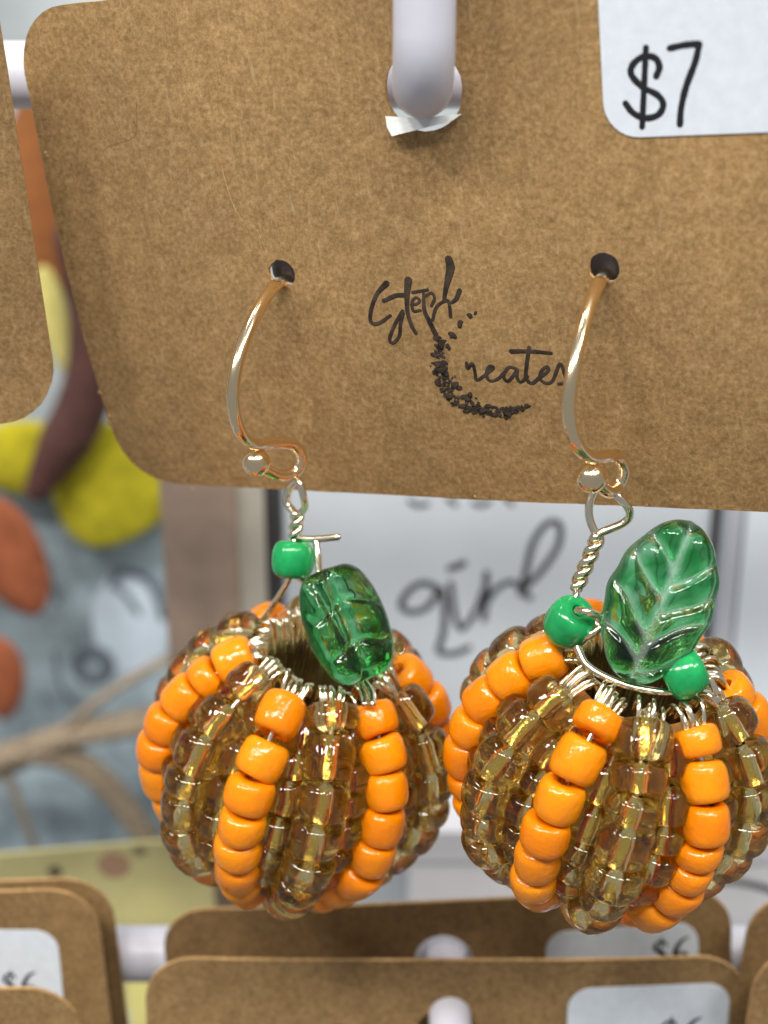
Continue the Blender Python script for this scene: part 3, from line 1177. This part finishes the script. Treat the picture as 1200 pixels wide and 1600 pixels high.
panel = slab(px_x(446, YS), px_x(1099, YS), yo, yo + 4, z_bot, z_top, 'panel', M['sign_white'], sgn, SO)
slab(px_x(419, YS), px_x(446, YS), yo - .6, yo + 4, z_bot, z_top, 'frame_line', M['slate'], sgn, SO)
slab(px_x(1099, YS), px_x(1113, YS), yo - .6, yo + 4, z_bot, z_top, 'frame_line', M['slate'], sgn, SO)
slab(px_x(378, YS), px_x(419, YS), yo - 2.5, yo + 5, z_bot, z_top, 'frame_edge', M['cream'], sgn, SO)
slab(px_x(266, YS), px_x(378, YS), yo - 4, yo + 6, z_bot, z_top, 'frame_board', M['taupe'], sgn, SO)
mb = MB()
GS = YS / ray(700, 950).y / F
girl = [([(690, 922), (662, 911), (638, 924), (627, 946), (643, 957), (669, 948), (688, 922), (695, 957), (692, 991), (686, 1018), (712, 1021), (732, 1012)], 5.5),
        ([(704, 911), (710, 957), (721, 983), (742, 957), (756, 922)], 5),
        ([(703, 888), (714, 885), (724, 880)], 6),
        ([(760, 896), (759, 935), (756, 968)], 5.5), ([(757, 946), (776, 920), (799, 909), (816, 922)], 5),
        ([(814, 928), (822, 892), (833, 848), (855, 818), (874, 820), (872, 853), (846, 892), (818, 922), (828, 934)], 5.5),
        ([(640, 783), (652, 790), (668, 788)], 4), ([(700, 780), (712, 789)], 4), ([(740, 786), (752, 790), (765, 784)], 4), ([(790, 778), (800, 788)], 4)]
for p, r in girl:
    P = smooth_path([at_y(a, b, YS) for a, b in p], 6)
    m2 = MB()
    tube(m2, [(q.x, 0, q.z) for q in P], r * GS, 8)
    mb.add([(v.x - SO.x, -0.02 + v.y * .05, v.z - SO.z) for v in m2.v], m2.f)
mb.build('handwriting', M['sign_ink'], panel)

# second pale sign at the right
ys2 = 222
s2 = thing('pale_sign', 'plain pale sign with a raised edge beside the sign that says girl', 'sign', Matrix.Translation((0.06, (ys2 - 120) * MM, z_bot * MM)))
S2 = Vector((60, ys2 - 120, z_bot))
slab(px_x(1113, ys2) + .3, px_x(1142, ys2), ys2 - 122, ys2 - 116, z_bot, z_top, 'edge_strip', M['palegrey'], s2, S2)
slab(px_x(1142, ys2), px_x(1150, ys2), ys2 - 120, ys2 - 116, z_bot, z_top, 'groove', simple('grey_groove', (.25, .26, .29), .7), s2, S2)
slab(px_x(1150, ys2), px_x(1150, ys2) + 60, ys2 - 121, ys2 - 116, z_bot, z_top, 'panel', simple('pale_blue_white_board', (.68, .74, .80), .7, nscale=40, var=.05), s2, S2)

# thin dark wire hoop low on the right
mb = MB()
P = smooth_path([at_y(1085, 1392, 192), at_y(1125, 1378, 192), at_y(1165, 1380, 192), at_y(1215, 1396, 192), at_y(1260, 1430, 192)], 6)
o0 = P[0].copy()
tube(mb, [p - o0 for p in P], .55, 8)
hp = mb.build('wire_hoop', simple('dark_grey_wire', (.09, .09, .1), .4, .8))
hp.location = o0 * MM
hp['label'] = 'thin dark wire hoop in front of the pale sign'
hp['category'] = 'wire'

# white box low behind the pumpkins
yw = 203
w0, w1 = at_y(330, 1300, yw), at_y(1320, 1300, yw)
wb = thing('white_box', 'pale white box standing behind the lower rail', 'box', Matrix.Translation((w0.x * MM, (yw - 120) * MM, -0.23)))
WO = Vector((w0.x, yw - 120, -230))
slab(at_y(640, 1300, yw).x, w1.x, yw - 120, yw - 105, -230, w0.z, 'body', simple('white_box_card', (.72, .71, .74), .6, nscale=60, var=.06), wb, WO)
slab(at_y(636, 1300, yw).x, w1.x + .3, yw - 120.6, yw - 104.5, w0.z - 5, w0.z + .4, 'lid', simple('white_box_lid', (.66, .66, .70), .6), wb, WO)

# pale blue printed tag at the left
yt = 306
tg0, tg1 = at_y(-70, 1345, yt), at_y(262, 770, yt)
tag = thing('printed_tag', 'blue grey tag printed with dark swirls and a ring, behind the twine', 'tag', Matrix.Translation((tg0.x * MM, (yt - 120) * MM, tg0.z * MM)))
TO = Vector((tg0.x, yt - 120, tg0.z))
tb = slab(tg0.x, tg1.x, yt - 120, yt - 118.5, tg0.z - 6, tg1.z + 8, 'tag_board', simple('blue_grey_print', (.27, .335, .37), .7, nscale=110, var=.45), tag, TO)
TS = yt / ray(150, 1000).y / F
mb = MB()
for p, r in [([(176, 915), (184, 897), (205, 893), (228, 903), (244, 926), (255, 965)], 7), ([(180, 916), (200, 934), (216, 958)], 5.5),
             ([(60, 860), (75, 900), (90, 940)], 5), ([(85, 1020), (100, 1080), (130, 1110)], 4)]:
    m2 = MB()
    P = smooth_path([at_y(a, b, yt) for a, b in p], 6)
    tube(m2, [(q.x, 0, q.z) for q in P], r * TS, 8)
    mb.add([(v.x - TO.x, -.02 + v.y * .05, v.z - TO.z) for v in m2.v], m2.f)
c = at_y(145, 1040, yt)
m2 = MB()
tube(m2, [(c.x + 24 * TS * math.cos(a * math.pi / 12), 0, c.z + 24 * TS * math.sin(a * math.pi / 12)) for a in range(25)], 12 * TS, 8)
mb.add([(v.x - TO.x, -.02 + v.y * .05, v.z - TO.z) for v in m2.v], m2.f)
mb.build('swirl_print', simple('slate_print_ink', (.10, .125, .15), .7), tb)
mb = MB()
ball(mb, (0, 0, 0), 1, 20, 8, (1, 1, 1))
c = at_y(205, 975, yt)
mb.v = [Vector((c.x - TO.x + v.x * 62 * TS, -.006 + v.y * .01, c.z - TO.z + v.z * 92 * TS)) for v in mb.v]
mb.build('pale_print', simple('pale_blue_print_ink', (.50, .58, .66), .7, nscale=90, var=.15), tb)

# twine
mt = simple('jute_twine', (.27, .21, .145), .95, nscale=900, var=.35, bscale=1500, bstr=.8, bdist=.0004)
yn = 282
to = at_y(60, 1165, yn)
tw = thing('jute_twine', 'brown jute twine draped in front of the blue grey tag', 'twine', Matrix.Translation(to * MM))
for p, r in [([(-60, 1200), (20, 1176), (90, 1152), (160, 1138), (250, 1124), (340, 1118)], 21),
             ([(30, 1172), (100, 1182), (150, 1210), (195, 1258), (240, 1325), (275, 1385), (315, 1450)], 19),
             ([(-30, 1225), (60, 1180), (130, 1112), (190, 1070), (260, 1030)], 8), ([(14, 1215), (35, 1270), (50, 1310), (62, 1350)], 6)]:
    P = smooth_path([at_y(a, b, yn + random.uniform(-1, 1)) - to for a, b in p], 8)
    g = yn / ray(100, 1150).y / F
    mb = MB()
    for ph in (0, 2.1, 4.2):
        Q = []
        for i, q in enumerate(P):
            an = i * .8 + ph
            Q.append(q + Vector((math.cos(an), math.sin(an), math.sin(an + .8))) * r * g * .45)
        tube(mb, Q, r * g * .62, 7)
    mb.build('strand', mt, tw)
# pale yellow card low at the left
yk = 200
k0, k1 = at_y(-90, 1480, yk), at_y(330, 1312, yk)
kc = thing('yellow_card', 'pale yellow printed card with a brown spot standing behind the lower rail', 'card', Matrix.Translation((k0.x * MM, (yk - 120) * MM, k0.z * MM)))
KO = Vector((k0.x, yk - 120, k0.z))
mb = MB()
kb_out = [(k0.x - KO.x, -12), (k1.x - KO.x, -12), (k1.x - KO.x, k1.z - KO.z + .3), (at_y(160, 1320, yk).x - KO.x, k1.z - KO.z - 1.2), (k0.x - KO.x, at_y(-90, 1345, yk).z - KO.z)]
n = len(kb_out)
mb.add([(x, 0, z) for x, z in kb_out] + [(x, .8, z) for x, z in kb_out],
       [tuple(range(n)), tuple(range(2 * n - 1, n - 1, -1))] + [(i, n + i, n + (i + 1) % n, (i + 1) % n) for i in range(n)])
kk = mb.build('card_board', simple('pale_yellow_card', (.50, .46, .22), .7, nscale=70, var=.22), kc, smooth=False)
KS = yk / ray(85, 1360).y / F
for px, py, rx, rz, colr, nm in ((86, 1362, 12, 11, (.10, .07, .05), 'spot_print'), (178, 1352, 26, 24, (.36, .22, .14), 'spot_print'), (218, 1330, 12, 9, (.22, .17, .10), 'spot_print')):
    c = at_y(px, py, yk) - KO
    mb = MB()
    ball(mb, (0, 0, 0), 1, 14, 8)
    mb.v = [Vector((c.x + v.x * rx * KS, -.005 + v.y * .02, c.z + v.z * rz * KS)) for v in mb.v]
    mb.build(nm, simple('brown_print', colr, .8), kk)
slab(at_y(196, 1500, 190).x, at_y(262, 1500, 190).x, 70, 76, at_y(200, 1640, 190).z, at_y(200, 1525, 190).z, 'lower_tab', simple('bright_yellow_card', (.78, .72, .26), .7), kc, KO)

# autumn flower ornament at the left
yf = 290
fo_ = at_y(60, 760, yf)
fl = thing('fabric_flower', 'yellow and rust fabric flower with a dark brown stem behind the cards', 'fabric flower', Matrix.Translation(fo_ * MM))
FS = yf / ray(60, 760).y / F


def petal(cx, cyy, rx, rz, ang, y, th, mat, name='petal'):
    mb = MB()
    ball(mb, (0, 0, 0), 1, 28, 18)
    c = at_y(cx, cyy, y) - fo_
    ca, sa = math.cos(math.radians(ang)), math.sin(math.radians(ang))
    vs = []
    for v in mb.v:
        x, z = v.x * rx * FS, v.z * rz * FS
        x *= 1 + .18 * v.z
        wv = .5 * math.sin(3 * v.x + 2 * v.z)
        vs.append(Vector((c.x + x * ca - z * sa, c.y + v.y * th + wv, c.z + x * sa + z * ca)))
    mb.v = vs
    return mb.build(name, mat, fl)


my = simple('mustard_felt', (.40, .345, .008), .95, nscale=260, var=.25, bscale=900, bstr=.5, bdist=.0003)
mr = simple('rust_felt', (.27, .075, .028), .95, nscale=260, var=.25, bscale=900, bstr=.5, bdist=.0003)
ml = simple('pale_yellow_felt', (.62, .55, .18), .95, nscale=260, var=.2)
mo = simple('orange_felt', (.27, .095, .025), .95, nscale=260, var=.25)
ms = simple('dark_maroon_stem', (.075, .026, .020), .8, nscale=300, var=.3)
petal(172, 762, 98, 108, -28, 296, 2.6, my)
petal(30, 716, 80, 62, 12, 298, 2.4, my)
petal(10, 870, 62, 108, 22, 288, 2.6, mr)
petal(0, 1060, 42, 75, 0, 292, 2.4, mr)
petal(84, 500, 24, 85, 8, 298, 1.6, ml)
petal(75, 320, 70, 190, -8, 302, 2.4, mo)
mb = MB()
P = smooth_path([at_y(a, b, 290) - fo_ for a, b in [(126, 370), (146, 470), (146, 570), (122, 650), (88, 710), (58, 765)]], 6)
tube(mb, P, [40 * FS * (1.0 if i < len(P) * .7 else 1.0 - .55 * (i - len(P) * .7) / (len(P) * .3)) for i in range(len(P))], 12)
mb.build('stem', ms, fl)
